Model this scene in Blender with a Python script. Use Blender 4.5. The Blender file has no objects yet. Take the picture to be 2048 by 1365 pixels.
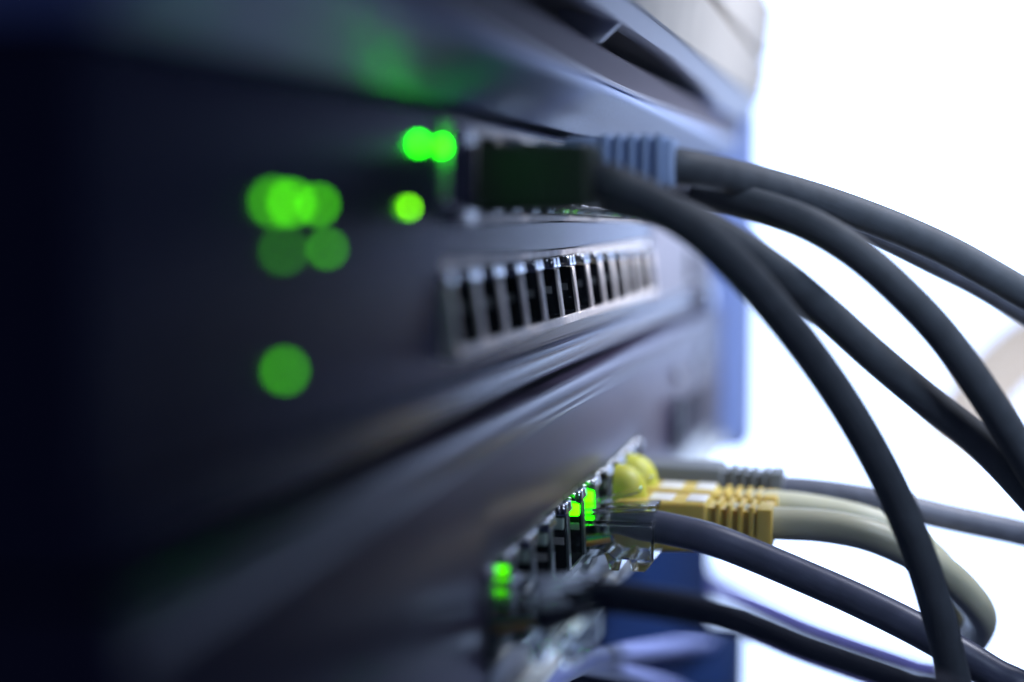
import bpy, bmesh, math, random
from mathutils import Vector, Matrix
random.seed(4)
S = 0.001                       # everything below is written in millimetres
PI = math.pi

# ------------------------------------------------------------------ camera
scene = bpy.context.scene
col = scene.collection
F = 3400.0                      # focal length in photograph pixels (60 mm macro on full frame)
VPX, VPY = 1802.0, 430.0        # vanishing point of the shelf direction (+Y)
PITCH = math.atan((682.5 - VPY) / F)
YAW = math.atan((VPX - 1024.0) / F * math.cos(PITCH))
FOCUS = 293.0

cd = bpy.data.cameras.new("camera")
cam = bpy.data.objects.new("camera", cd)
col.objects.link(cam)
cam.location = (0, 0, 0)
cam.rotation_euler = (PI / 2 - PITCH, 0, YAW)
cd.sensor_width = 36.0
cd.lens = 36.0 * F / 2048.0
cd.clip_start = 0.005
cd.clip_end = 50
cd.dof.use_dof = True
cd.dof.focus_distance = FOCUS * S
cd.dof.aperture_fstop = 5.6
cd.dof.aperture_blades = 0
scene.camera = cam
R3 = cam.rotation_euler.to_matrix()


def ray(px, py):
    return R3 @ Vector(((px - 1024.0) / F, -(py - 682.5) / F, -1.0))


def at_z(px, py, z):            # the point at a depth (mm)
    return ray(px, py) * z


def at_x(px, py, D):            # the point on the upright plane D mm left of the lens
    r = ray(px, py)
    return r * (-D / r.x)


def at_y(px, py, Y):
    r = ray(px, py)
    return r * (Y / r.y)


# ------------------------------------------------------------------ light
world = bpy.data.worlds.new("World")
scene.world = world
world.use_nodes = True
bg = world.node_tree.nodes["Background"]
bg.inputs[0].default_value = (0.26, 0.36, 1.0, 1)
bg.inputs[1].default_value = 0.06
scene.view_settings.view_transform = 'Standard'
scene.view_settings.look = 'None'
scene.view_settings.exposure = 0.0
scene.view_settings.gamma = 1.0
scene.cycles.use_denoising = True
scene.cycles.max_bounces = 10
scene.cycles.transmission_bounces = 10
scene.cycles.transparent_max_bounces = 10
scene.cycles.caustics_refractive = True
scene.cycles.sample_clamp_indirect = 6.0


def area_lamp(name, loc, target, size, power, color, spread=180):
    ld = bpy.data.lights.new(name, 'AREA')
    ld.shape = 'DISK'
    ld.size = size * S
    ld.energy = power
    ld.color = color
    ld.spread = math.radians(spread)
    o = bpy.data.objects.new(name, ld)
    col.objects.link(o)
    o.location = Vector(loc) * S
    o.rotation_euler = (Vector(target) - Vector(loc)).to_track_quat('-Z', 'Y').to_euler()
    return o


area_lamp("top_fill", (140, 430, 230), (-40, 400, -10), 160, 0.36, (0.80, 0.84, 1.0), 62)  # added beam from above, narrowed so the near plates stay dark
area_lamp("side_fill", (230, 120, 170), (-50, 470, -10), 160, 0.26, (0.60, 0.74, 1.0), 56)  # unseen blue fill, added to brighten the post and lens-facing sides
GLARE_HAZE = 0.045
WINDOW_STRENGTH = 3.9
WINDOW_COLOR = (0.50, 0.65, 1.0, 1)


# ------------------------------------------------------------------ materials
def mat(name, color, rough=0.5, metal=0.0, bump=0.0, bump_scale=2500.0, var=0.0, var_scale=60.0,
        trans=0.0, ior=1.5, sss=0.0, sss_r=(0.002, 0.0012, 0.0005), spec=0.5, coat=0.0, emit=None, emit_s=0.0, tint=None):
    m = bpy.data.materials.new(name)
    m.use_nodes = True
    nt = m.node_tree
    b = nt.nodes["Principled BSDF"]
    b.inputs["Base Color"].default_value = (*color, 1)
    b.inputs["Roughness"].default_value = rough
    b.inputs["Metallic"].default_value = metal
    b.inputs["IOR"].default_value = ior
    b.inputs["Transmission Weight"].default_value = trans
    b.inputs["Specular IOR Level"].default_value = spec
    b.inputs["Coat Weight"].default_value = coat
    if tint:
        b.inputs["Specular Tint"].default_value = (*tint, 1)
    if sss:
        b.inputs["Subsurface Weight"].default_value = sss
        b.inputs["Subsurface Radius"].default_value = sss_r
        b.inputs["Subsurface Scale"].default_value = 1.0
    if emit:
        b.inputs["Emission Color"].default_value = (*emit, 1)
        b.inputs["Emission Strength"].default_value = emit_s
    tc = None
    if bump or var:
        tc = nt.nodes.new("ShaderNodeTexCoord")
    if bump:
        n = nt.nodes.new("ShaderNodeTexNoise")
        n.inputs["Scale"].default_value = bump_scale
        n.inputs["Detail"].default_value = 3
        nt.links.new(tc.outputs["Object"], n.inputs["Vector"])
        bp = nt.nodes.new("ShaderNodeBump")
        bp.inputs["Strength"].default_value = 0.6
        bp.inputs["Distance"].default_value = bump * S
        nt.links.new(n.outputs["Fac"], bp.inputs["Height"])
        nt.links.new(bp.outputs["Normal"], b.inputs["Normal"])
    if var:
        n2 = nt.nodes.new("ShaderNodeTexNoise")
        n2.inputs["Scale"].default_value = var_scale
        n2.inputs["Detail"].default_value = 6
        nt.links.new(tc.outputs["Object"], n2.inputs["Vector"])
        rmp = nt.nodes.new("ShaderNodeValToRGB")
        rmp.color_ramp.elements[0].position = 0.3
        rmp.color_ramp.elements[1].position = 0.7
        rmp.color_ramp.elements[0].color = (*[c * (1 - var) for c in color], 1)
        rmp.color_ramp.elements[1].color = (*[min(1, c * (1 + var)) for c in color], 1)
        nt.links.new(n2.outputs["Fac"], rmp.inputs["Fac"])
        nt.links.new(rmp.outputs["Color"], b.inputs["Base Color"])
    return m


M = {}
M['plate'] = mat("powder_coated_steel", (0.022, 0.020, 0.050), 0.21, 0.0, bump=0.02, bump_scale=2600, var=0.35, var_scale=2600, tint=(0.80, 0.82, 1.0))
M['plate_low'] = mat("dark_powder_coat", (0.040, 0.032, 0.058), 0.29, 0.0, bump=0.02, bump_scale=2600, var=0.35, var_scale=2600, spec=0.5, tint=(0.85, 0.80, 1.0))
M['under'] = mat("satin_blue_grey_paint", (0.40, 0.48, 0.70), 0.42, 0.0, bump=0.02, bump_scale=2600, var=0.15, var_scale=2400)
M['bezel'] = mat("light_beige_paint", (0.47, 0.43, 0.37), 0.5, 0.0, bump=0.02, bump_scale=2600, var=0.06, var_scale=100)
M['endpanel'] = mat('pale_grey_paint', (0.34, 0.34, 0.40), 0.42, bump=0.02, var=0.05, var_scale=100)
M['flange'] = mat('zinc_plate', (0.62, 0.67, 0.68), 0.33, 0.3, bump=0.02, var=0.1, var_scale=200)
M['trim'] = mat("silver_paint", (0.55, 0.56, 0.64), 0.34, 0.3)
M['lip'] = mat("mauve_grey_plastic", (0.11, 0.095, 0.115), 0.5)
M['black'] = mat("black_plastic", (0.004, 0.004, 0.006), 0.8, spec=0.0)
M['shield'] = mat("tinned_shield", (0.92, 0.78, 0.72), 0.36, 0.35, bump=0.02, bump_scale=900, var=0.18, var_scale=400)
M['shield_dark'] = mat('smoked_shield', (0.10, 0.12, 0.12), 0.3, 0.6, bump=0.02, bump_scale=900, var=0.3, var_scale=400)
M['pale_lip'] = mat('pale_enamel', (0.80, 0.84, 0.80), 0.3, bump=0.01)
M['chrome'] = mat("bright_steel", (0.65, 0.67, 0.70), 0.16, 1.0)
M['ridge'] = mat("grey_contact_rail", (0.20, 0.20, 0.19), 0.5)
M['clear'] = mat("clear_polycarbonate", (0.93, 0.98, 0.96), 0.03, trans=1.0, ior=1.5)
M['boot_dark'] = mat("dark_rubber_led_tint", (0.022, 0.034, 0.016), 0.55, bump=0.02, bump_scale=1200)  # green cast of the status lights mixed into this dark base
M['boot_blue'] = mat("blue_rubber", (0.30, 0.40, 0.60), 0.6)
M['boot_yellow'] = mat("amber_rubber", (0.57, 0.42, 0.085), 0.5, sss=0.5, var=0.05, var_scale=300)
M['boot_yellow_far'] = M['boot_yellow']
M['boot_led_green'] = mat('guard_led_green_tint', (0.47, 0.47, 0.045), 0.5, sss=0.5, var=0.05, var_scale=300)  # green LED glow put into the latch guard's base colour
M['boot_grey'] = mat("grey_rubber", (0.13, 0.14, 0.14), 0.5)
M['window_plate'] = mat("milky_insert", (0.78, 0.76, 0.68), 0.28)
M['cable_dark'] = mat("dark_grey_jacket", (0.050, 0.057, 0.064), 0.62, bump=0.01, bump_scale=1500, var=0.2, var_scale=260)
M['cable_grey'] = mat("grey_jacket", (0.11, 0.115, 0.14), 0.42, bump=0.01, bump_scale=1500, var=0.2, var_scale=260)
M['cable_slate'] = mat("slate_jacket", (0.060, 0.065, 0.10), 0.36, bump=0.01, bump_scale=1500, var=0.2, var_scale=260)
M['cable_navy'] = mat("navy_jacket", (0.004, 0.008, 0.026), 0.6, spec=0.3, bump=0.01, bump_scale=1500)
M['cable_cream'] = mat("cream_jacket", (0.50, 0.48, 0.33), 0.42, bump=0.012, bump_scale=1500, sss=0.15, var=0.06, var_scale=90)
M['cable_lilac'] = mat("pale_blue_jacket", (0.20, 0.25, 0.55), 0.5)
M['blue_post'] = mat("blue_enamel", (0.36, 0.46, 0.80), 0.5)
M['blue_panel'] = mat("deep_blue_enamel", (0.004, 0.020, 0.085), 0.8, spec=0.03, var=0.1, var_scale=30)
M['hose'] = mat("tan_hose", (0.42, 0.30, 0.22), 0.6)
hn = M['hose'].node_tree
ht = hn.nodes.new("ShaderNodeBsdfTranslucent")
ht.inputs[0].default_value = (0.90, 0.76, 0.60, 1)
hm = hn.nodes.new("ShaderNodeMixShader")
hm.inputs[0].default_value = 1.0
hn.links.new(hn.nodes["Principled BSDF"].outputs[0], hm.inputs[1])
hn.links.new(ht.outputs[0], hm.inputs[2])
hn.links.new(hm.outputs[0], hn.nodes["Material Output"].inputs[0])
M['frame'] = mat("white_window_frame", (0.8, 0.8, 0.8), 0.4)
M['steel_dark'] = mat("dark_steel", (0.05, 0.055, 0.07), 0.4, 0.5)
for i, (nm, rough) in enumerate([('wire_orange', (0.6, 0.25, 0.05)), ('wire_green', (0.05, 0.3, 0.08)), ('wire_blue', (0.06, 0.1, 0.4)), ('wire_brown', (0.2, 0.1, 0.05))]):
    M[nm] = mat(nm, rough, 0.5)
M['gold'] = mat("gold_contact", (0.8, 0.55, 0.2), 0.25, 1.0)


def led_mat(name, strength, color=None):
    color = color or ((0.10 if strength < 9 else 0.20 if strength < 14 else 0.013 if strength > 25 else 0.35 / strength), 1.0, 0.0)
    return mat(name, (0.02, 0.06, 0.02), 0.3, emit=color, emit_s=strength)


# window glass: lit from outside
wm = bpy.data.materials.new("lit_window_glass")
wm.use_nodes = True
nt = wm.node_tree
nt.nodes.clear()
em = nt.nodes.new("ShaderNodeEmission")
em.inputs[0].default_value = WINDOW_COLOR
em.inputs[1].default_value = WINDOW_STRENGTH
out = nt.nodes.new("ShaderNodeOutputMaterial")
nt.links.new(em.outputs[0], out.inputs[0])
M['window'] = wm


# ------------------------------------------------------------------ mesh helpers
class MB:
    """collects closed solids (mm) and links them as one mesh object"""
    def __init__(self):
        self.bm = bmesh.new()

    def _add(self, b, flip=False):
        if flip:
            bmesh.ops.reverse_faces(b, faces=b.faces)
        me = bpy.data.meshes.new("tmp")
        b.to_mesh(me)
        b.free()
        self.bm.from_mesh(me)
        bpy.data.meshes.remove(me)

    def hull8(self, pts, bevel=0.0, segs=2):
        """pts: 8 corners, x-major (x0y0z0, x0y0z1, x0y1z0, x0y1z1, x1...)"""
        b = bmesh.new()
        v = [b.verts.new(p) for p in pts]
        for f in ((0, 1, 3, 2), (4, 6, 7, 5), (0, 4, 5, 1), (2, 3, 7, 6), (0, 2, 6, 4), (1, 5, 7, 3)):
            b.faces.new([v[i] for i in f])
        bmesh.ops.recalc_face_normals(b, faces=b.faces)
        if bevel:
            bmesh.ops.bevel(b, geom=list(b.edges), offset=bevel, segments=segs, affect='EDGES', profile=0.6)
        self._add(b)
        return self

    def box(self, x0, x1, y0, y1, z0, z1, bevel=0.0, segs=2):
        return self.hull8([(x, y, z) for x in (x0, x1) for y in (y0, y1) for z in (z0, z1)], bevel, segs)

    def prism(self, prof, y0, y1, flip=False):
        """closed (x, z) outline run along Y"""
        b = bmesh.new()
        a = [b.verts.new((x, y0, z)) for x, z in prof]
        c = [b.verts.new((x, y1, z)) for x, z in prof]
        n = len(prof)
        for i in range(n):
            b.faces.new((a[i], a[(i + 1) % n], c[(i + 1) % n], c[i]))
        b.faces.new(a)
        b.faces.new(list(reversed(c)))
        bmesh.ops.recalc_face_normals(b, faces=b.faces)
        self._add(b, flip)
        return self

    def disc(self, c, axis, r, h, segs=20, bevel=0.0):
        b = bmesh.new()
        bmesh.ops.create_cone(b, cap_ends=True, segments=segs, radius1=r, radius2=r, depth=h)
        if bevel:
            es = [e for e in b.edges if abs(abs(e.verts[0].co.z) - h / 2) < 1e-6 and abs(e.verts[0].co.z - e.verts[1].co.z) < 1e-6]
            bmesh.ops.bevel(b, geom=es, offset=bevel, segments=2, affect='EDGES')
        q = Vector((0, 0, 1)).rotation_difference(Vector(axis)).to_matrix().to_4x4()
        b.transform(Matrix.Translation(c) @ q)
        self._add(b)
        return self

    def ellipsoid(self, c, rx, ry, rz, xmin=None, zmin=None, seg=32, flat=1.0):
        b = bmesh.new()
        bmesh.ops.create_uvsphere(b, u_segments=seg, v_segments=seg // 2, radius=1.0)
        for v in b.verts:
            v.co = Vector([math.copysign(abs(q) ** e, q) for q, e in zip(v.co, (0.5 + flat / 2, flat, 0.5 + flat / 2))])
        b.transform(Matrix.Diagonal((rx, ry, rz, 1)))
        for val, no in ((xmin, (1, 0, 0)), (zmin, (0, 0, 1))):
            if val is not None:
                g = list(b.verts) + list(b.edges) + list(b.faces)
                bmesh.ops.bisect_plane(b, geom=g, plane_co=Vector(no) * val, plane_no=no, clear_inner=True)
                be = [e for e in b.edges if e.is_boundary]
                if be:
                    bmesh.ops.holes_fill(b, edges=be)
        b.transform(Matrix.Translation(c))
        self._add(b)
        return self

    def tube(self, pts, r, segs=20, n_per=10, caps=True, squash=1.0):
        pts = [Vector(p) for p in pts]
        P = [pts[0] * 2 - pts[1]] + pts + [pts[-1] * 2 - pts[-2]]
        path = []
        for i in range(1, len(P) - 2):
            p0, p1, p2, p3 = P[i - 1], P[i], P[i + 1], P[i + 2]
            # centripetal-ish Catmull-Rom
            for k in range(n_per):
                t = k / n_per
                path.append(0.5 * ((2 * p1) + (p2 - p0) * t + (2 * p0 - 5 * p1 + 4 * p2 - p3) * t * t + (3 * p1 - p0 - 3 * p2 + p3) * t ** 3))
        path.append(pts[-1])
        b = bmesh.new()
        up = Vector((0, 1, 0))
        rings = []
        m = len(path)
        for i, p in enumerate(path):
            t = (path[min(i + 1, m - 1)] - path[max(i - 1, 0)]).normalized()
            s = t.cross(up)
            if s.length < 1e-3:
                s = t.cross(Vector((1, 0, 0)))
            s.normalize()
            up = s.cross(t).normalized()
            rr = r(i / (m - 1)) if callable(r) else r
            rings.append([b.verts.new(p + (math.cos(a) * s * squash + math.sin(a) * up) * rr) for a in [2 * PI * k / segs for k in range(segs)]])
        for i in range(m - 1):
            for k in range(segs):
                b.faces.new((rings[i][k], rings[i][(k + 1) % segs], rings[i + 1][(k + 1) % segs], rings[i + 1][k]))
        if caps:
            b.faces.new(rings[0])
            b.faces.new(rings[-1])
        bmesh.ops.recalc_face_normals(b, faces=b.faces)
        self._add(b)
        return self

    def mesh(self, name, angle=40):
        me = bpy.data.meshes.new(name)
        self.bm.transform(Matrix.Scale(S, 4))
        self.bm.to_mesh(me)
        self.bm.free()
        me.shade_smooth()
        me.set_sharp_from_angle(angle=math.radians(angle))
        return me

    def build(self, name, material, parent=None, angle=40, loc=None):
        return link(name, self.mesh(name, angle), material, parent, loc)


def link(name, me, material, parent=None, loc=None):
    if material is not None and not me.materials:
        me.materials.append(material)
    o = bpy.data.objects.new(name, me)
    col.objects.link(o)
    if parent is not None:
        o.parent = parent
    if loc is not None:
        o.location = Vector(loc) * S
    return o


def thing(name, label, cat, loc=(0, 0, 0), group=None):
    o = bpy.data.objects.new(name, None)
    o.empty_display_size = 0.01
    col.objects.link(o)
    o.location = Vector(loc) * S
    return tag(o, label, cat, group)


def tag(o, label, cat, group=None):
    o['label'] = label
    o['category'] = cat
    if group:
        o['group'] = group
    return o


def arc(cx, cz, r, a0, a1, n=8):
    return [(cx + r * math.cos(math.radians(a0 + (a1 - a0) * i / n)), cz + r * math.sin(math.radians(a0 + (a1 - a0) * i / n))) for i in range(n + 1)]


# ------------------------------------------------------------------ bright window far behind
WY = 1300.0
wx0, wx1, wz0, wz1 = -330.0, 106.0, -760.0, 420.0
w = thing("window", "blown-out white window glowing behind the rack and cables", "window", (0, WY, wz0))
MB().box(wx0, wx1, 0, 6, 0, wz1 - wz0).build("pane", M['window'], w)
fr = MB()
fr.box(wx0 - 30, wx0, -12, 16, -30, wz1 - wz0 + 30, 2).box(wx1, wx1 + 30, -12, 16, -30, wz1 - wz0 + 30, 2)
fr.box(wx0, wx1, -12, 16, -30, 0, 2).box(wx0, wx1, -12, 16, wz1 - wz0, wz1 - wz0 + 30, 2)
fr.build("frame", M['frame'], w)

# ------------------------------------------------------------------ upper unit with the flared underside
Y0, Y1 = 112.0, 536.0
t = thing("server", "pale server with flared glossy underside and a black air slot, topmost in the rack", "server", (0, 0, 0))
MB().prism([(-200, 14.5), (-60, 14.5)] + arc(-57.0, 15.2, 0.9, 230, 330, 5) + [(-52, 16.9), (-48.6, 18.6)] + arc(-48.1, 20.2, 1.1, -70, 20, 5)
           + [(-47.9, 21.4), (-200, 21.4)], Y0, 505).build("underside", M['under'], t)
MB().prism([(-60, 21.45), (-47.2, 21.45), (-46.9, 21.9), (-47.4, 22.3), (-60, 22.3)], Y0, 505).build("edge_strip", M['trim'], t)
MB().prism([(-60, 22.35), (-47.5, 22.35), (-46.6, 26.2), (-48, 27.3), (-60, 27.3)], Y0, 505).build("lower_lip", M['lip'], t)
MB().prism([(-120, 27.35), (-64, 27.35), (-60, 36), (-120, 36)], Y0, 505).build("slot_back", M['black'], t)
rim = MB()
secs = [(Y0, 30.2), (330, 30.1), (380, 29.3), (415, 28.3), (440, 27.4), (505, 27.36)]
for (ya, za), (yb, zb) in zip(secs[:-1], secs[1:]):
    rim.hull8([(-47.5, ya, za + 1.0), (-47.5, ya, 33.0), (-47.5, yb, zb + (1.0 if zb > 28 else 0)), (-47.5, yb, 33.0), (-43.2 - (30.1 - za) * 0.9, ya, za), (-41.2, ya, 32.6), (-43.2 - (30.1 - zb) * 0.9, yb, zb), (-41.2, yb, 32.6)])
rim.build("slot_rim", M['trim'], t)
for yy in (160, 270):
    MB().hull8([(-54, yy, 27.35), (-54, yy + 0.1, 33), (-54, yy + 1.5, 27.35), (-54, yy + 1.5, 33), (-47.4, yy, 27.35), (-43.8, yy, 30.6), (-47.4, yy + 1.5, 27.35), (-43.8, yy + 1.5, 30.6)]).build("slot_divider", M['trim'], t)
MB().prism([(-200, 33.65), (-41.1, 32.7), (-40.6, 32.9), (-38.6, 43), (-39.4, 43.4), (-200, 43.4)], Y0, 508).build("bezel", M['bezel'], t)
MB().prism([(-200, 43.45), (-41.2, 43.45), (-40.4, 45), (-200, 45)], Y0, 506).build("groove", M['lip'], t)
MB().prism([(-200, 45.05), (-39.5, 45.05), (-38.6, 45.6), (-37, 60), (-200, 60)], Y0, 508).build("top_bezel", M['bezel'], t)

# ------------------------------------------------------------------ port meshes shared by both switches
PITCH_P = 14.0


def port_meshes(tag_, hgt, tilt, flip):
    """frame and socket of one RJ45 port; local y 0..14, z 0..hgt, x 0 = face plane; flip: latch notch at the bottom"""
    def z(v):
        return hgt - v if flip else v

    def bx(mb, xb, xf0, xf1, y0, y1, z0, z1, bevel=0.0):
        a, b_ = z(z0), z(z1)
        lo, hi = (a, b_) if a < b_ else (b_, a)
        flo, fhi = (xf0, xf1) if a < b_ else (xf1, xf0)
        mb.hull8([(xb, y0, lo), (xb, y0, hi), (xb, y1, lo), (xb, y1, hi), (flo, y0, lo), (fhi, y0, hi), (flo, y1, lo), (fhi, y1, hi)], bevel, 1)

    def tx(v):                  # the face leans out towards the foot
        return 0.5 + tilt * (1 - v / hgt)
    f = MB()
    bx(f, -13, tx(1.4), tx(hgt - 3.2), 0, 1.0, 1.4, hgt - 3.2, 0.12)
    bx(f, -13, tx(1.4), tx(hgt - 3.2), 13.0, 13.98, 1.4, hgt - 3.2, 0.12)
    bx(f, -13, tx(0), tx(1.38), 0, 13.98, 0, 1.38, 0.12)
    bx(f, -13, -0.2, -0.3, 0, 13.98, hgt - 1.2, hgt, 0.15)
    frame = f.mesh("port_shield")
    c = MB()
    for ya, yb in ((0.0, 3.0), (11.0, 13.98)):
        bx(c, -13, 0.9, 0.5, ya + 0.02, yb, hgt - 3.15, hgt - 1.25, 0.25)
    bx(c, -13, 0.2, 0.1, 4.6, 5.2, hgt - 2.6, hgt - 1.25, 0.1)
    bx(c, -13, 0.2, 0.1, 8.8, 9.4, hgt - 2.6, hgt - 1.25, 0.1)
    shoulder = c.mesh("shoulder")
    s = MB()
    bx(s, -14, -13.1, -13.1, 0, 13.98, 0, hgt)
    bx(s, -13, tx(1.4) - 0.45, tx(hgt - 3.2) - 0.45, 1.02, 1.5, 1.4, hgt - 3.2)
    bx(s, -13, tx(1.4) - 0.45, tx(hgt - 3.2) - 0.45, 12.5, 12.98, 1.4, hgt - 3.2)
    bx(s, -13, tx(1.4) - 0.4, tx(1.4) - 0.4, 1.5, 12.5, 1.4, 1.9)
    socket = s.mesh("socket")
    r = MB()
    bx(r, -13, 0.2, 0.1, 12.2, 12.5, hgt * 0.42, hgt * 0.42 + 1.2)
    bx(r, -13, -9, -9, 1.7, 12.2, hgt * 0.42, hgt * 0.42 + 1.2)
    rail = r.mesh("contact_rail")
    for me, k in ((frame, 'shield'), (shoulder, 'chrome'), (socket, 'black'), (rail, 'ridge')):
        me.materials.append(M[k])
    return frame, shoulder, socket, rail


def add_port(parent, meshes, x, y, z_):
    fr_ = link("port_shield", meshes[0], None, parent, (x, y, z_))
    for me in meshes[1:]:
        link(me.name.split('.')[0], me, None, fr_)
    return fr_


# ------------------------------------------------------------------ middle switch
XM = -57.0
t = thing("network_switch", "grey network switch with a row of empty open ports and dark plugs above", "network switch", (0, 0, 0))
prof_front = arc(XM - 1.0, 12.6, 1.0, 90, 0, 5) + [(XM, -21.0), (XM - 0.5, -21.3), (XM - 0.5, -21.7), (XM + 0.1, -22.0)] + arc(XM - 0.6, -23.0, 1.5, 35, -20, 5) + \
    [(XM + 0.5, -24.6)] + arc(XM - 1.6, -25.2, 2.1, 0, -90, 8)
full = [(-220, 13.6)] + prof_front + [(-220, -27.3)]
PY0, PY1 = 210.5, 210.5 + 13 * PITCH_P
ch = MB()
ch.prism(full, Y0, PY0 - 0.6)
ch.prism(full, PY1 + 0.6, Y1)
ch.prism([(-220, 13.6)] + arc(XM - 1.0, 12.6, 1.0, 90, 0, 5) + [(XM, 12.25), (-220, 12.25)], PY0 - 0.6, PY1 + 0.6)
ch.prism([(-220, -1.35), (XM, -1.35), (XM, -5.7), (-220, -5.7)], PY0 - 0.6, PY1 + 0.6)
ch.prism([(-220, -18.55), (XM, -18.55)] + prof_front[6:] + [(-220, -27.3)], PY0 - 0.6, PY1 + 0.6)
ch.box(-220, -71.5, PY0 - 0.6, PY1 + 0.6, -18.5, 12.2)
ch.build("chassis", M['plate'], t, angle=30)
up_mesh = port_meshes("up", 13.3, 0.4, True)
lo_mesh = port_meshes("lo", 12.6, 1.7, False)
for k in range(13):
    add_port(t, up_mesh, XM, PY0 + k * PITCH_P, -1.2)
    add_port(t, lo_mesh, XM, PY0 + k * PITCH_P, -18.45)
MB().box(-2, 0.9, 0.2, 13.8, 0.1, 13.2, 0.4).build('port_cover', M['plate'], t, loc=(XM, PY0, -1.2))
# status lights on the face, seen as green discs out of focus
LM = {}
for px, py, r_, st in ((543, 404, 0.55, 5), (578, 406, 0.55, 7.5), (632, 410, 0.5, 6), (562, 502, 0.5, 1.7), (650, 498, 0.45, 3.4), (565, 742, 0.55, 3.8),
                       (834, 288, 0.7, 28), (880, 293, 0.75, 28), (813, 416, 0.5, 13), (806, 418, 0.4, 2)):
    p = at_x(px, py, -XM)
    if st not in LM:
        LM[st] = led_mat("green_led", st)
    MB().disc((0, 0, 0), (1, 0, 0), r_, 0.8, 16, 0.15).build("status_light", LM[st], t, loc=(XM + 0.25, p.y, p.z))
MB().box(-3, 0.35, 0, 134, -20.3, 12.2, 0.3).build('end_panel', M['endpanel'], t, loc=(XM, 396.5, 0))
# far ear with slot and screw
MB().disc((0, 0, 0), (1, 0, 0), 4.5, 0.6, 24).build("mounting_hole", M['black'], t, loc=(XM + 0.5, 470, -14))

# ------------------------------------------------------------------ lower switch
XL = -54.5
t2 = thing("network_switch", "dark network switch with lit green port lights, holding the yellow plugs", "network switch", (0, 0, 0))
top_prof = arc(XL - 2.0, -31.0, 2.6, 90, 15, 8) + [(XL + 0.35, -31.4)] + arc(XL - 1.0, -32.4, 1.35, 25, -20, 5) + [(XL - 0.2, -33.4), (XL, -33.8)]
bot_prof = [(XL, -69.0), (XL - 0.4, -69.3), (XL - 0.4, -69.6)] + arc(XL - 1.0, -71.0, 1.9, 45, -90, 8)
QY0, QN = 223.0, 10
QY1 = QY0 + QN * PITCH_P
full = [(-220, -28.4)] + top_prof + bot_prof + [(-220, -72.9)]
ch = MB()
ch.prism(full, Y0, QY0 - 0.6)
ch.prism(full, QY1 + 0.6, Y1)
ch.prism([(-220, -28.4)] + top_prof + [(XL, -47.0), (-220, -47.0)], QY0 - 0.6, QY1 + 0.6)
ch.prism([(-220, -61.4), (XL, -61.4)] + bot_prof + [(-220, -72.9)], QY0 - 0.6, QY1 + 0.6)
ch.box(-220, -69.5, QY0 - 0.6, QY1 + 0.6, -61.3, -47.1)
ch.build("chassis", M['plate_low'], t2, angle=30)
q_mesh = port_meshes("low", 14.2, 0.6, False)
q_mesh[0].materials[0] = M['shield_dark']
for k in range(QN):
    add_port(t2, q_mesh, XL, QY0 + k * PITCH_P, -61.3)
led_on = led_mat("green_port_led", 18)
led_off = mat("unlit_led_lens", (0.25, 0.32, 0.27), 0.2, spec=0.8)
led_soft = led_mat('soft_green_port_led', 2.4)
led_me = {}
for nm, mm in (("on", led_on), ("off", led_off), ("soft", led_soft)):
    m_ = MB().box(-1.5, 0.5, 0.2, 2.0, 0.2, 2.3, 0.4, 3).mesh("port_light")
    m_.materials.append(mm)
    led_me[nm] = m_
for k in range(QN):
    y = QY0 + k * PITCH_P
    link("port_light", led_me["soft" if k == 1 else "on" if k in (5, 6) else "off"], None, t2, (XL - 0.3, y - 2.6, -51.4 if k == 1 else -53.0))
MB().prism([(XL - 3, -68.4), (XL + 0.25, -68.4), (XL + 0.35, -62.0), (XL - 3, -62.0)], QY0 + 2, Y1 - 40).build('bottom_flange', M['flange'], t2)
MB().prism([(XL - 3, -70.0)] + arc(XL + 0.4, -71.2, 2.1, 75, -110, 12) + [(XL - 3, -73.2)], Y0, Y1 - 2).build('bottom_lip', M['pale_lip'], t2)
# vents and a round key lock near the far end
for i in range(6):
    MB().box(0, 0.4, 0, 2.5, 0, 12, 0.1).build("vent_slot", M['steel_dark'], t2, loc=(XL - 0.1, 446 + i * 8, -60))
MB().disc((0, 0, 0), (1, 0, 0), 7, 3.0, 28, 0.6).build("lock_ring", M['steel_dark'], t2, loc=(XL + 0.6, 422, -52))
for yy, zz in ((425, -40), (468, -41), (487, -38)):
    MB().disc((0, 0, 0), (1, 0, 0), 2.2, 1.2, 20, 0.4).build("face_screw", M['chrome'], t2, loc=(XL + 0.4, yy, zz))

# ------------------------------------------------------------------ blue unit below
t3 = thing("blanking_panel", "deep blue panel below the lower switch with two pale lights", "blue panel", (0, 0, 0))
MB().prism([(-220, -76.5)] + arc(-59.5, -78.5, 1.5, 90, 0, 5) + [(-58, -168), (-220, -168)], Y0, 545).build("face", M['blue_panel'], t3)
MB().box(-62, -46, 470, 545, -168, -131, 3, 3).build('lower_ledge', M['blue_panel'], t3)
blm = led_mat("pale_blue_led", 3.0, (0.35, 0.5, 1.0))
for px, py in ((1300, 1302), (1400, 1286)):
    p = at_x(px, py, 57.6)
    MB().disc((0, 0, 0), (1, 0, 0), 1.3, 0.8, 16, 0.2).build("indicator_light", blm, t3, loc=(-57.8, p.y, p.z))

# ------------------------------------------------------------------ blue rack post at the far end
t4 = thing("rack_post", "blue rack post at the far end of the shelves, against the bright window", "rack post", (0, 0, 0))
MB().box(-92, -47.5, 568, 586, -80, 160, 7, 4).build("post", M['blue_post'], t4)
MB().box(-92, -66, 540, 566, -82, 160, 2, 2).build("post_flange", M['blue_post'], t4)
s1 = tag(MB().disc((0, 0, 0), (1, 0, 0), 5.0, 3.5, 24, 1.2).build("screw", M['chrome'], None, loc=(XM + 1.6, 500, -23.5)), "bright round mounting screw at the far end of the shelf above the lower switch", "screw")


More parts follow.
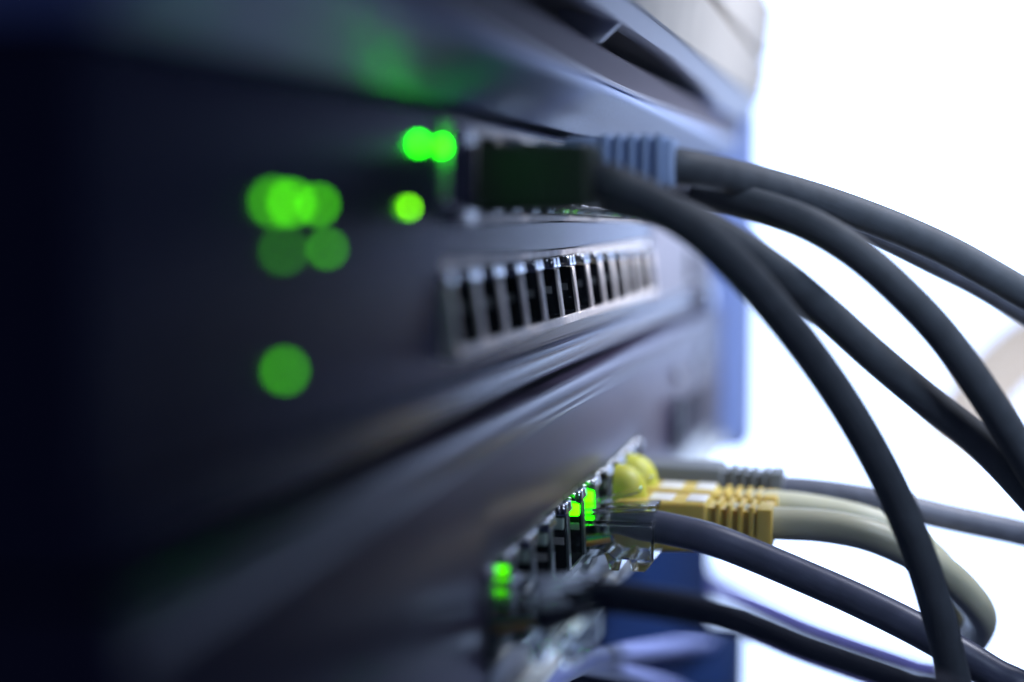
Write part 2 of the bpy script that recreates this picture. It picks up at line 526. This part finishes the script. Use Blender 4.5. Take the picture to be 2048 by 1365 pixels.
# ------------------------------------------------------------------ patch cables
def clear_plug(parent, x, y, z_, out=13.0, latch_down=False, inner=M['cable_slate'], r_in=2.4):
    """clear RJ45 plug sitting in the port at (x, y, z_), body from 9 mm inside to `out` outside"""
    sg = -1 if latch_down else 1
    b = MB()
    H = 4.1
    # body with the stepped strain-relief bay on the side away from the latch
    B = -H - 0.7
    pts = [(-9.0, H), (out, H), (out, B + 2.0), (out - 1.6, B), (out - 4.0, B), (out - 4.4, B + 2.4), (out - 5.6, B + 2.4), (out - 6.2, B), (out - 7.8, B),
           (out - 8.8, B + 2.9), (2.2, B + 2.2), (0.6, B - 1.4), (-0.2, B - 1.4), (-0.8, B + 0.6), (-9.0, B + 0.6)]
    b.prism([(p[0], p[1] * sg) for p in pts], -5.85, 5.85)
    cav = [(-8.0, 3.3), (out - 0.5, 3.3), (out - 0.5, -2.9), (out - 7.0, -2.9), (out - 9.2, -1.2), (-8.0, -1.2)]
    b.prism([(p[0], p[1] * sg) for p in cav], -5.0, 5.0, True)
    body = b.build("plug", M['clear'], parent, angle=20, loc=(x, y, z_))
    bv = body.modifiers.new('bevel', 'BEVEL')
    bv.width = 0.25 * S
    bv.segments = 2
    bv.limit_method = 'ANGLE'
    l = MB()
    zz = [H + 0.5, H + 1.5, H + 1.3, H + 3.2]
    l.hull8([(-8, -3.1, sg * (H + 0.05)), (-8, -3.1, sg * (H + 1.0)), (-8, 3.1, sg * (H + 0.05)), (-8, 3.1, sg * (H + 1.0)),
             (out, -3.1, sg * (H + 1.5)), (out, -3.1, sg * (H + 2.6)), (out, 3.1, sg * (H + 1.5)), (out, 3.1, sg * (H + 2.6))], 0.15, 1)
    l.build("latch", M['clear'], body)
    w_ = ('wire_orange', 'wire_green', 'wire_blue', 'wire_brown')
    for i, k in enumerate(w_):
        yy = -3.6 + i * 2.4
        MB().tube([(-7, yy, -1.0 * sg), (0, yy, -0.6 * sg), (out - 8.5, yy * 0.45, 0)], 0.5, 8, 4).build("wire", M[k], body)
    g = MB()
    for i in range(8):
        yy = -3.6 + i * 1.02
        g.box(-8.6, -3.5, yy, yy + 0.35, -H * sg - 0.05, -H * sg + 0.8)
    g.build("contacts", M['gold'], body)
    return body


def run_on(pts):
    """let a cable carry on past the edge of the picture, sagging"""
    d = pts[-1] - pts[-2]
    n = max(1.0, 40.0 / max(d.length, 1e-3))
    return list(pts) + [pts[-1] + d * n + Vector((0, 0, -12)), pts[-1] + d * n * 2 + Vector((0, 0, -50))]


def jacket(parent, pts, r, m, squash=1.0, more=True):
    pts = run_on(pts) if more else pts
    return MB().tube(pts, r, 24, 12, squash=squash).build("jacket", m, parent, angle=60)


def snagless_boot(parent, x, y, z_, m, dome=True, length=29.5, windows=True, h0=5.0, h1=3.75, drop=0.3):
    """ribbed boot running out from the port along +X"""
    b = MB()
    hw = 5.4
    L1 = 17.6
    b.hull8([(0, -hw, -h0), (0, -hw, h0), (0, hw, -h0), (0, hw, h0), (L1, -hw, -h0 + 0.7), (L1, -hw, h0 - 0.2), (L1, hw, -h0 + 0.7), (L1, hw, h0 - 0.2)], 0.9, 3)
    b.hull8([(L1 - 0.4, -4.2, -h0 + 1.6), (L1 - 0.4, -4.2, h0 - 1.0), (L1 - 0.4, 4.2, -h0 + 1.6), (L1 - 0.4, 4.2, h0 - 1.0),
             (length - 2.8, -3.6, -h1 + 0.6), (length - 2.8, -3.6, h1 + drop - 0.9), (length - 2.8, 3.6, -h1 + 0.6), (length - 2.8, 3.6, h1 + drop - 0.9)])
    body = b.build("boot", m, parent, loc=(x, y, z_))
    n = 4
    for i in range(n):
        xx = L1 + 1.5 + i * 2.05
        f = (xx - L1) / (length - L1)
        top = (h0 - 0.3) * (1 - f) + (h1 + drop) * f
        bot = (-h0 + 0.8) * (1 - f) + (-h1) * f
        MB().box(xx, xx + 0.95, -4.9, 4.9, bot, top, 0.25, 2).build("rib", m, body)
    MB().box(length - 2.9, length, -4.9, 4.9, -h1, h1 + drop, 0.5, 2).build("collar", m, body)
    # rail tying the ribs along each flank
    rl = MB()
    for sy in (-1, 1):
        rl.box(L1 - 0.2, length - 2.8, sy * 4.45 - 0.3, sy * 4.45 + 0.3, -1.9, -1.0)
    rl.build("side_rail", m, body)
    if dome:
        MB().ellipsoid((0.0, 0, h0 - 0.7), 5.9, 4.4, 6.5, xmin=0.0, zmin=0.0, seg=48, flat=0.7).build("latch_guard", M["boot_led_green"], body, angle=50)
    if windows:
        for xa, xb in ((6.6, 11.0), (13.6, 17.2)):
            MB().hull8([(xa, -3.9, h0 - 0.9), (xa, -3.9, h0 + 0.12), (xa, 3.9, h0 - 0.9), (xa, 3.9, h0 + 0.12), (xb, -3.9, h0 - 0.9), (xb, -3.9, h0 + 0.02), (xb, 3.9, h0 - 0.9), (xb, 3.9, h0 + 0.02)], 0.2, 2).build("top_insert", M['window_plate'], body)
    return body


def slim_boot(parent, x, y, z_, m, length=15.5, hw=5.2, hh=4.1, ribs=0):
    b = MB()
    b.hull8([(-3, -hw, -hh), (-3, -hw, hh), (-3, hw, -hh), (-3, hw, hh), (length, -hw + 0.6, -hh + 0.3), (length, -hw + 0.6, hh - 0.2), (length, hw - 0.6, -hh + 0.3), (length, hw - 0.6, hh - 0.2)], 0.9, 3)
    body = b.build("boot", m, parent, loc=(x, y, z_))
    for i in range(ribs):
        xx = length * 0.2 + i * length * 0.75 / ribs
        MB().box(xx, xx + 1.1, -hw - 0.3, hw + 0.3, -hh - 0.3, hh + 0.3, 0.3, 2).build("rib", m, body)
    return body


def path(seq):
    """[(px, py, Y)] -> points, Y being the distance down the shelf"""
    return [at_y(a, b, c) for a, b, c in seq]


G = "patch cables plugged into the switches"
ZP = -56.9                      # plug centre height on the lower switch


def pc(y_row):
    return QY0 + (y_row + 0.5) * PITCH_P


# A: clear plug with slate cable, nearest of the sharp ones
yA = pc(5)
c = thing("patch_cable", "slate grey cable with a bare clear plug beside the yellow boots", "cable", (XL, yA, ZP), G)
cx = c.location / S
b = clear_plug(c, 0, 0, -1.3, 13.0)
pA = [Vector((XL + 4.5, yA, ZP + 1.7)), Vector((XL + 9.5, yA, ZP + 1.5))] + path([(1345, 1060, yA), (1420, 1078, yA), (1500, 1108, yA), (1600, 1150, yA - 1), (1720, 1203, yA - 3), (1850, 1268, yA - 6), (1980, 1345, yA - 8), (2120, 1440, yA - 10)])
MB().tube(run_on([p - Vector(cx) for p in pA]), lambda f: 2.9 * min(1.0, 0.74 + max(0.0, f - 0.025) * 3.8), 24, 12).build("jacket", M['cable_slate'], c, angle=60)

# B and C: yellow boots
for k, lab, seq, rr in (
        (6, "cream cable with the nearer of two yellow ribbed boots, next to the clear plug",
         [(1550, 1047, 0), (1640, 1052, 0), (1730, 1068, 0), (1810, 1100, 2), (1880, 1140, 4), (1935, 1190, 8), (1962, 1235, 16), (1950, 1275, 28), (1925, 1300, 46), (1905, 1330, 70)], 3.05),
        (7, "cream cable with the farther of two yellow ribbed boots, beside the grey boot",
         [(1560, 1012, 0), (1640, 1022, 0), (1730, 1042, 0), (1800, 1070, 2), (1860, 1110, 5), (1900, 1160, 10), (1922, 1220, 20), (1918, 1290, 34), (1900, 1380, 50)], 2.9)):
    y = pc(k)
    c = thing("patch_cable", lab, "cable", (XL, y, ZP), G)
    cx = Vector(c.location) / S
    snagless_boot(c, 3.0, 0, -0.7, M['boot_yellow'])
    pb = MB()
    pb.box(-9, 3.0, -5.8, 5.8, -4.1, 4.0)
    body = pb.build("plug", M['clear'], c)
    MB().hull8([(0.6, -9.6, 3.6), (0.6, -9.6, 4.6), (0.6, -7.0, 3.6), (0.6, -7.0, 4.6), (9.0, -9.6, 6.3), (9.0, -9.6, 7.3), (9.0, -7.0, 6.3), (9.0, -7.0, 7.3)], 0.15, 1).build("latch", M['clear'], body)
    pts = [Vector((XL + 24, y, ZP + 0.6))] + path([(a, b_, y + dy) for a, b_, dy in seq])
    jacket(c, [p - cx for p in pts], rr, M['cable_cream'])

# D: grey boot
y = pc(8)
c = thing("patch_cable", "grey cable with a grey ribbed boot behind the yellow boots", "cable", (XL, y, ZP), G)
cx = Vector(c.location) / S
snagless_boot(c, 3.0, 0, 1.8, M['boot_grey'], dome=False, windows=False)
pts = [Vector((XL + 24, y, ZP + 1.0))] + path([(1560, 980, y), (1660, 988, y), (1780, 1008, y), (1900, 1036, y + 4), (2048, 1068, y + 10), (2160, 1100, y + 16)])
jacket(c, [p - cx for p in pts], 2.75, M['cable_grey'])

# N: near clear plug with navy cable
y = pc(0)
c = thing("patch_cable", "navy cable with a blurred clear plug, lowest cable in the picture", "cable", (XL, y, ZP), G)
cx = Vector(c.location) / S
clear_plug(c, 0, 0, 0, 14.0)
pts = [Vector((XL + 6, y, ZP + 0.5))] + path([(1185, 1196, y), (1280, 1202, y), (1400, 1222, y), (1500, 1250, y), (1600, 1290, y), (1700, 1325, y + 1), (1820, 1368, y + 2), (1950, 1430, y + 2)])
jacket(c, [p - cx for p in pts], 2.25, M['cable_navy'])

# upper row of the middle switch
ZU = 5.3


def pu(k):
    return PY0 + (k + 0.5) * PITCH_P


upper = (
    # row, label, boot kind, colour, pixel path, radius
    (1, "dark cable with a smooth black boot, lowest of the cables arching from the middle switch", 'dark', 'cable_dark',
     [(1225, 368, 0), (1300, 402, 4), (1400, 465, 10), (1480, 540, 16), (1555, 625, 22), (1640, 735, 30), (1715, 850, 36), (1782, 975, 42), (1835, 1100, 46), (1876, 1230, 50), (1910, 1365, 54), (1940, 1500, 58)], 2.7),
    (2, "dark cable crossing the picture just above the lowest arching cable", 'clear', 'cable_dark',
     [(1225, 392, 0), (1320, 418, 4), (1430, 466, 12), (1550, 542, 20), (1650, 624, 28), (1750, 714, 34), (1860, 806, 40), (1960, 885, 44), (2060, 990, 48), (2160, 1110, 52)], 2.75),
    (5, "dark cable in the middle of the arching bundle, steepening at its outer end", 'clear', 'cable_dark',
     [(1290, 368, 0), (1370, 378, -4), (1450, 395, -10), (1550, 423, -14), (1630, 455, -16), (1715, 508, -16), (1800, 582, -14), (1885, 672, -10), (1970, 790, -6), (2060, 935, 0), (2140, 1080, 4)], 2.7),
    (4, "greyish cable lying second from the top of the arching bundle", 'clear', 'cable_grey',
     [(1290, 378, 0), (1400, 376, 12), (1520, 390, 24), (1640, 420, 36), (1760, 467, 44), (1870, 522, 50), (1960, 568, 56), (2080, 640, 60), (2180, 700, 64)], 2.65),
    (3, "dark cable with a blue ribbed boot, topmost of the arching bundle", 'blue', 'cable_dark',
     [(1375, 336, 2), (1450, 350, 12), (1560, 378, 26), (1680, 415, 38), (1800, 460, 46), (1910, 510, 52), (2048, 588, 58), (2160, 655, 62)], 2.8),
)
for k, lab, kind, cm, seq, rr in upper:
    y = pu(k)
    c = thing("patch_cable", lab, "cable", (XM, y, ZU), G)
    cx = Vector(c.location) / S
    if kind == 'dark':
        slim_boot(c, 0.5, 0, -0.2, M['boot_dark'], 15.5, hw=6.4, hh=4.7)
        x0 = XM + 14
    elif kind == 'blue':
        slim_boot(c, 10, 0, 2.6, M['boot_blue'], 13.5, hw=4.9, hh=3.9, ribs=5)
        x0 = XM + 21
    else:
        clear_plug(c, 0, 0, 0.6, 13.5, latch_down=True)
        x0 = XM + 6
    pts = [Vector((x0, y, ZU + (2.4 if kind == 'blue' else 0))), ] + path([(a, b_, y + dy) for a, b_, dy in seq])
    jacket(c, [p - cx for p in pts], rr, M[cm])

# ------------------------------------------------------------------ things out of focus behind
c = thing("cable", "pale blue cable looping in front of the deep blue panel at the bottom", "cable")
jacket(c, [at_x(a, b_, 55.4) for a, b_ in ((1040, 1420), (1120, 1345), (1220, 1312), (1330, 1296), (1420, 1284), (1475, 1278))], 2.2, M['cable_lilac'], more=False)
c = thing("cable", "pale blue cable running off the bottom edge beside the lower switch", "cable")
jacket(c, [at_x(a, b_, 55.6) for a, b_ in ((1100, 1300), (1150, 1325), (1260, 1350), (1360, 1385), (1440, 1440))], 2.0, M['cable_lilac'])
c = thing("hose", "beige hose blurred in front of the window, behind the upper cables", "hose")
MB().tube([at_z(a, b_, 1190) for a, b_ in ((1905, 900), (1955, 800), (2030, 715), (2140, 650), (2280, 610), (2600, 590), (3000, 700), (3200, 1100))], 26, 24, 10).build("tube", M['hose'], c)

M['lilac_tube'] = M['hose'].copy()
M['lilac_tube'].name = "lilac_tube"
for n in M['lilac_tube'].node_tree.nodes:
    if n.type == 'BSDF_TRANSLUCENT':
        n.inputs[0].default_value = (0.55, 0.50, 0.80, 1)
c = thing("hose", "pale lilac hose blurred between the slate cable and the navy cable", "hose")
MB().tube([at_z(a, b_, 700) for a, b_ in ((1330, 1110), (1450, 1185), (1600, 1262), (1750, 1318), (1900, 1362), (2050, 1400))], 6, 20, 10).build("tube", M['lilac_tube'], c)

# ------------------------------------------------------------------ faint haze added to stand in for lens glare
hz = bpy.data.materials.new("glare_haze")
hz.use_nodes = True
hz.node_tree.nodes.clear()
pv = hz.node_tree.nodes.new("ShaderNodeVolumePrincipled")
pv.inputs["Color"].default_value = (0.86, 0.90, 1.0, 1)
pv.inputs["Density"].default_value = GLARE_HAZE
pv.inputs["Anisotropy"].default_value = 0.8
ho = hz.node_tree.nodes.new("ShaderNodeOutputMaterial")
hz.node_tree.links.new(pv.outputs[0], ho.inputs["Volume"])
o = MB().box(-500, 600, -150, 1500, -1200, 700).build("glare_haze", hz)
o['kind'] = 'stuff'
